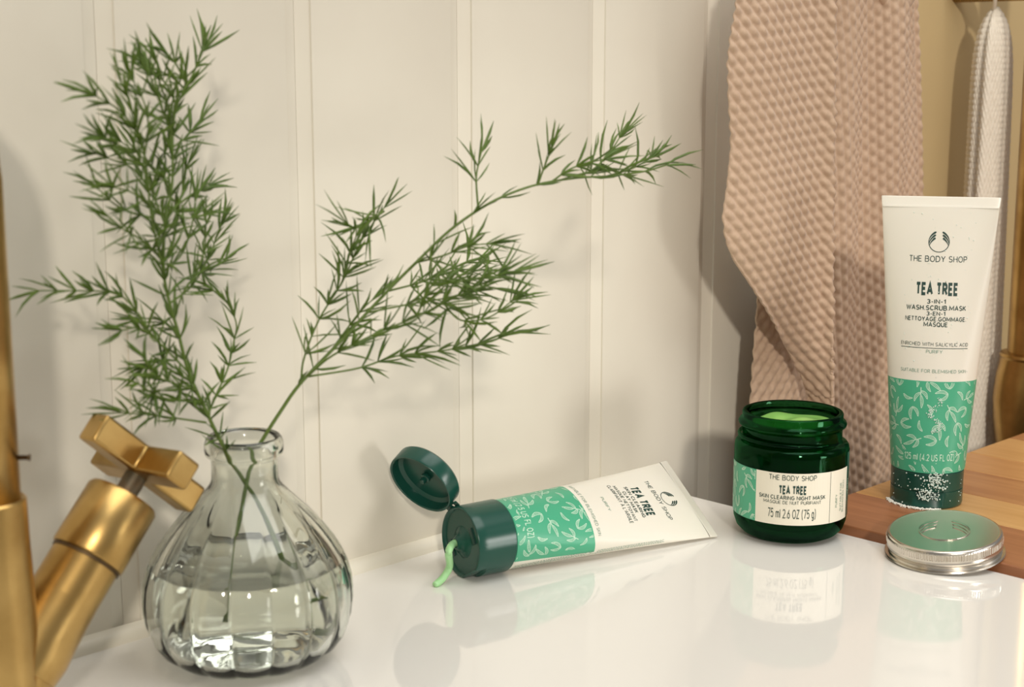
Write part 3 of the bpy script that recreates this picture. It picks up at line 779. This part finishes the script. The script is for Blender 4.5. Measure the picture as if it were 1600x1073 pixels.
br2 = [
 (pth((470, 598, .075), (475, 560, .076), (498, 500, .078), (535, 440, .080), (560, 385, .082), (585, 345, .084), (600, 325, .085)), .15),
 (pth((535, 440, .080), (545, 400, .086), (556, 370, .09)), .1),
 (pth((512, 555, .080), (560, 490, .084), (580, 470, .085)), .3),
 (pth((478, 590, .076), (520, 555, .090), (590, 520, .104), (650, 495, .114), (700, 470, .122), (760, 440, .130), (800, 425, .134)), .2),
 (pth((575, 488, .089), (640, 475, .100), (700, 465, .108), (770, 450, .116)), .3),
 (pth((482, 588, .076), (560, 575, .088), (620, 556, .096), (690, 548, .106), (760, 534, .114), (800, 520, .120)), .25),
 (pth((605, 455, .093), (660, 440, .086), (705, 420, .080), (745, 405, .078)), .25),
 (pth((650, 410, .100), (690, 400, .112), (730, 385, .120), (765, 380, .124)), .2),
 (pth((640, 480, .104), (700, 440, .104), (750, 420, .100)), .2),
 (pth((690, 470, .112), (720, 500, .118), (765, 495, .122), (800, 470, .124)), .1),
 (pth((650, 495, .114), (680, 440, .120), (720, 440, .128), (780, 430, .135)), .1),
 (pth((747, 325, .114), (744, 280, .112), (748, 255, .111), (752, 238, .110)), .45),
 (pth((840, 290, .126), (850, 262, .128), (862, 232, .130)), .4),
 (pth((900, 278, .133), (930, 262, .128), (955, 235, .125), (968, 215, .124)), .2),
 (pth((950, 275, .138), (990, 262, .136), (1020, 245, .134)), .2),
 (pth((860, 285, .128), (895, 262, .134), (945, 248, .140)), .2),
 (pth((600, 330, .085), (560, 355, .088), (545, 352, .09)), .2),
]
sprig('thin arching fern sprig leaning right out of the vase', main2, br2, 2, .0180)
# three loose clippings afloat in the water
for i, (x, y, s_) in enumerate(((.012, -.030, .030), (-.034, -.012, .028), (.030, -.022, .020))):
    V, F = tube([Vector((-.003, 0, 0)), Vector((-.001, .0002, .0010)), Vector((.0015, 0, .0013)), Vector((.0034, 0, .0004))], [.0002, .0008, .0008, .0001], 8)
    o = mesh('leaf_clipping', V, F, M_NEEDLE); o.location = VC+Vector((x, y, s_)); o.rotation_euler = (0, .5*i, .8*i)
    tag(o, ('small green leaf clipping afloat in the right of the vase', 'small green leaf clipping against the left side of the vase', 'lowest green leaf clipping, low in the vase near its right side')[i], 'leaf', 'leaf clippings in the vase')

# ------------------------------------------------------------------ brass tap at the left
FB = Vector((-.0572, -.0721, 0))
tap = tag(empty('brass_tap', FB), 'aged brass tap with cross handle at the left edge', 'tap')
lathe('base_flange', [(0, 0), (.026, 0), (.026, .003), (.022, .006), (.0165, .007), (0, .007)], M_BRASS, tap, segs=64)
lathe('body', [(0, .006), (.0158, .006), (.0160, .02), (.0157, .06), (.0148, .085), (.0146, .1000), (.0138, .1008), (0, .1008)], M_BRASS, tap, segs=64)
pipe = [Vector((0, 0, .0995)), Vector((0, 0, .16)), Vector((0, 0, .218))]
for a in np.linspace(0, pi, 14)[1:]: pipe.append(Vector((-.055*.92*(1-cos(a)), -.055*.39*(1-cos(a)), .218+.055*sin(a))))
V, F = tube(pipe, .0126, 40); mesh('spout_pipe', V, F, M_BRASS, tap)
Fp = ray(225, 720).normalized(); Rp = Fp.cross(Vector((0, 0, 1))).normalized(); Up = Rp.cross(Fp)
nv_ = Rp*.534+Up*.817+Fp*.217
A1 = (Rp*29.4-Up*25.2+Fp*22.4)/44.8; A2 = (Rp*23.8-Up*5.6-Fp*37.5)/44.8
Q = Vector((0, 0, .020)); LH = .1075
Rm = Matrix((A1, A2, A1.cross(A2))).transposed().to_4x4()
if A1.cross(A2).dot(nv_) < 0: A2 = -A2; Rm = Matrix((A1, A2, A1.cross(A2))).transposed().to_4x4()
MT = Matrix.Translation(Q) @ Rm
hz = LH-.0061                      # underside of the handle
s1 = hz-.0095                      # end of the sleeve
s0 = s1-.0285
lathe('valve_branch', [(0, -.004), (.0140, -.004), (.0140, s0-.006), (.0140, s0+.0005), (0, s0+.0005)], M_BRASS, tap, segs=64, M=MT)
lathe('branch_collar', [(.0150, .014), (.0157, .022), (.0149, .030), (.0143, .040), (.0141, .046), (.0130, .046)], M_BRASS, tap, segs=64, M=MT)
lathe('sleeve', [(0, s0-.0002), (.0128, s0-.0002), (.0149, s0+.0004), (.0153, s0+.0012), (.0151, s1-.0015), (.0141, s1), (0, s1)], M_BRASS, tap, segs=64, M=MT)
lathe('seal_ring', [(.0120, s0-.0012), (.0145, s0-.0012), (.0145, s0), (.0120, s0)], M_BRASS_D, tap, segs=64, M=MT, closed=True)
lathe('spindle', [(0, s1-.001), (.0046, s1-.001), (.0046, hz+.001), (0, hz+.001)], M_STEEL, tap, segs=32, M=MT)
# cross handle: plus-shaped prism
hw, al_, th = .00585, .0288, .0122
pl = [(hw, hw), (hw, al_), (-hw, al_), (-hw, hw), (-al_, hw), (-al_, -hw), (-hw, -hw), (-hw, -al_), (hw, -al_), (hw, -hw), (al_, -hw), (al_, hw)]
V = [MT @ Vector((x, y, z)) for z in (hz, hz+th) for x, y in pl]
F = [tuple(reversed(range(12))), tuple(range(12, 24))]+[(i, (i+1) % 12, 12+(i+1) % 12, 12+i) for i in range(12)]
h = fix(mesh('cross_handle', V, F, M_BRASS, tap, smooth=True, angle=40)); bevel(h, .0014, 3)
V, F = tube([Vector((.0, 0, .1165))+RV*.010, Vector((0, 0, .1165))+RV*.0165, Vector((0, 0, .1165))+RV*.0172], [.0009, .0009, .0014], 16)
mesh('grub_screw', V, F, M_BRASS_D, tap)

# ------------------------------------------------------------------ waffle towel
def waffle_sheet(fn, mask_w, ny, z_top, z_bot, rot, parent, name, nx=120, amp=.00105, ca=.0058, cb=.0086, thick=.0016):
    """fn(u, z) -> (X, s); u in 0..1 across; the cell pattern follows cloth coordinates turned by rot"""
    zs = np.linspace(z_top, z_bot, ny); us = np.linspace(0, 1, nx)
    P = np.zeros((ny, nx, 3)); A_ = np.zeros((ny, nx)); 
    for j, z in enumerate(zs):
        X, s = fn(us, z)
        P[j, :, 0] = X; P[j, :, 1] = -s; P[j, :, 2] = z
        if j == 0 or True:
            dl = np.sqrt(np.diff(X)**2+np.diff(s)**2); A_[j, 1:] = np.cumsum(dl)
    if mask_w == 'right': A_ = A_-A_[:, -1:]
    a = A_*cos(rot)+P[:, :, 2]*sin(rot); b = -A_*sin(rot)+P[:, :, 2]*cos(rot)
    c1 = np.cos(pi*a/ca)**2; col = np.floor(a/ca+.5)
    h_ = amp*(1.2*c1+.62*c1*np.cos(2*pi*b/cb+pi*col)-.8)
    du = np.gradient(P, axis=1); dv = np.gradient(P, axis=0)
    Nn = np.cross(du, dv); Nn /= (np.linalg.norm(Nn, axis=2, keepdims=True)+1e-12)
    Nn[Nn[:, :, 1] > 0] *= -1
    P = P+Nn*h_[:, :, None]
    V = P.reshape(-1, 3).tolist()
    F = [(j*nx+i, (j+1)*nx+i, (j+1)*nx+i+1, j*nx+i+1) for j in range(ny-1) for i in range(nx-1)]
    o = mesh(name, V, F, M_TOWEL if parent.get('tone') != 'white' else M_TOWELW, parent)
    sd = o.modifiers.new('cloth', 'SOLIDIFY'); sd.thickness = thick; sd.offset = 0
    return o
towel = tag(empty('hand_towel', (0, 0, 0)), 'rose beige waffle towel hanging against the panelled wall', 'towel')
def interp(z, pts):
    zz = [p[0] for p in pts][::-1]; vv = [p[1] for p in pts][::-1]; return np.interp(z, zz, vv)
def edge_pts(L, s): return [(on_y(x, y, s).z, on_y(x, y, s).x) for x, y in L]
eA = edge_pts([(1352, -240), (1330, -215), (1262, -165), (1190, -110), (1158, -60), (1150, 0), (1142, 60), (1139, 100), (1142, 170), (1145, 230), (1141, 290), (1136, 340), (1140, 380), (1152, 410), (1180, 460), (1213, 510), (1245, 558), (1262, 590), (1270, 618), (1276, 640)], .048)
fold = edge_pts([(1374, -240), (1352, -200), (1300, -120), (1278, -60), (1274, 0), (1275, 300), (1275, 640), (1277, 800)], .052)
def fA(u, z):
    xl = interp(z, eA); xr = interp(z, fold)+.002
    X = xl+(xr-xl)*u; wdt = xr-xl
    s = .046+.016*np.sin(pi*.5*u)**1.2+.003*np.sin(X*70+z*9)+.004*np.exp(-((u-.97)/.05)**2)
    return X, s
waffle_sheet(fA, 'right', 500, eA[0][0], eA[-1][0], radians(43), towel, 'folded_front', nx=170)
eB = edge_pts([(1200, 380), (1192, 470), (1185, 560), (1180, 640), (1176, 760), (1176, 900)], .030)
fB_ = edge_pts([(1282, 380), (1282, 900)], .030)
def fBs(u, z):
    X = interp(z, eB)+(interp(z, fB_)+.004-interp(z, eB))*u
    return X, .026+.008*np.sin(pi*u)
waffle_sheet(fBs, 'right', 200, eB[0][0], -.10, radians(-40), towel, 'folded_back', nx=130)
eC0 = edge_pts([(1366, -240), (1344, -200), (1294, -120), (1271, -60), (1268, 0), (1270, 300), (1268, 640), (1268, 900)], .036)
eC1 = edge_pts([(1404, -240), (1420, -215), (1452, -140), (1469, -60), (1472, 0), (1474, 150), (1477, 300), (1488, 500), (1490, 900)], .040)
def fC(u, z):
    xl = interp(z, eC0); xr = interp(z, eC1); X = xl+(xr-xl)*u
    k = .6+.4*(z/.3)
    s = .026+.022*np.sin(pi*np.clip(u*1.15, 0, 1))**.6+.0045*np.sin(u*13+z*3)*k+.003*np.sin(u*23-z*14)-.010*np.clip(u-.85, 0, 1)/.15
    return X, s
waffle_sheet(fC, 'left', 540, eC0[0][0], -.10, radians(4), towel, 'hanging_side', nx=260)
# pinched fold and loop at the top
for P_, r0 in (([(1366, -50, .046), (1378, -5, .046), (1390, 22, .0455), (1398, 42, .044)], .0045), ([(1428, -50, .047), (1415, -8, .047), (1406, 18, .046), (1400, 42, .044)], .0085)):
    q = smooth_path([on_y(*p) for p in P_], 6)
    V, F = tube(q, [r0*(1-(i/18)**1.3)+.0006 for i in range(19)], 20)
    mesh('gathered_pleat', V, F, M_TOWEL, towel)

pk = on_y(1384, -243, .040)
pg = tag(empty('wall_peg', (pk.x, 0, pk.z)), 'pale round peg above the rose beige towel', 'peg')
lathe('peg', [(0, 0), (.007, 0), (.006, .004), (.0055, .034), (.0075, .062), (.011, .070), (.0105, .077), (.005, .081), (0, .0815)], M_TRIM, pg, segs=40, M=Matrix.Rotation(pi/2, 4, 'X'))
# white towel hanging from a peg, further right
peg_at = on_y(1537, -6, .04)
wt_ = tag(empty('hand_towel', (0, 0, 0)), 'narrow white waffle towel hanging beside the brass pipe', 'towel')
V, F = [], []; NA = 150; zt0, zb0 = on_y(1560, 10, .04).z, -.12; NZ = 260
ctr0 = on_y(1560, 10, .04).x
for j in range(NZ):
    z = zt0+(zb0-zt0)*j/(NZ-1); t = zt0-z
    hwid = .0165*(1-math.exp(-t/.014))+.012*t+.002
    cx_ = ctr0+.0040+.006*t
    for k in range(NA):
        a = 2*pi*k/NA; rr_ = 1+.16*cos(3*a+.8+2*t)+.07*cos(7*a+4*t)
        wv = .0009*sin(2*pi*(a*.024)/.0076*2)*sin(2*pi*z/.0085)
        V.append((cx_+(hwid*rr_+wv)*cos(a), -.036+(hwid*.62*rr_+wv)*sin(a), z))
for j in range(NZ-1):
    for k in range(NA):
        k2 = (k+1) % NA; F.append((j*NA+k, (j+1)*NA+k, (j+1)*NA+k2, j*NA+k2))
F.append(tuple(range(NA))); F.append(tuple(reversed([(NZ-1)*NA+k for k in range(NA)])))
fix(mesh('cloth', V, F, M_TOWELW, wt_))
rail = tag(empty('wall_peg', (ctr0, 0, zt0+.02)), 'pale wooden peg on the beige wall above the white towel', 'peg')
Mp = Matrix.Translation((-.003, 0, 0)) @ Matrix.Rotation(pi/2, 4, 'X')
lathe('peg', [(0, 0), (.007, 0), (.006, .004), (.0055, .03), (.0075, .038), (.010, .044), (.0095, .050), (.005, .053), (0, .0535)], M_TRIM, rail, segs=40, M=Mp)
# hang loop from towel top to peg
V, F = tube([Vector((ctr0+.001, -.036, zt0-.004)), Vector((ctr0-.001, -.038, zt0+.008)), Vector((ctr0-.003, -.038, zt0+.0165))], .0016, 8)
mesh('hanging_loop', V, F, M_TOWELW, wt_)

# ------------------------------------------------------------------ brass pipe at the right
bx = on_y(1612, 600, .079)
bp = tag(empty('brass_pipe', (bx.x, -.079, ZF)), 'tall brass pipe with a bulbous fitting behind the worktop', 'pipe')
zo = -ZF
zf1 = on_y(1612, 556, .079).z; zf2 = on_y(1612, 620, .079).z; zf3 = on_y(1612, 690, .079).z
lathe('pipe', [(0, 0), (.019, 0), (.019, zo+.42), (0, zo+.42)], M_BRASS, bp, segs=48)
lathe('fitting', [(.019, zo+zf1+.003), (.0235, zo+zf1+.002), (.0245, zo+zf1), (.0235, zo+zf1-.002), (.0262, zo+(zf1+zf2)/2), (.0275, zo+zf2), (.0262, zo+(zf2+zf3)/2), (.0235, zo+zf3), (.023, zo+zf3-.06), (.019, zo+zf3-.065)], M_BRASS, bp, segs=64)
lathe('floor_flange', [(.019, .012), (.03, .010), (.045, .003), (.045, 0), (.019, 0)], M_BRASS, bp, segs=48, closed=True)
za_ = on_y(1590, -4, .079).z
V, F = tube([Vector((0, .0, zo+za_+.006)), Vector((0, .079, zo+za_+.006))], .006, 24); mesh('wall_bracket', V, F, M_BRASS, bp)
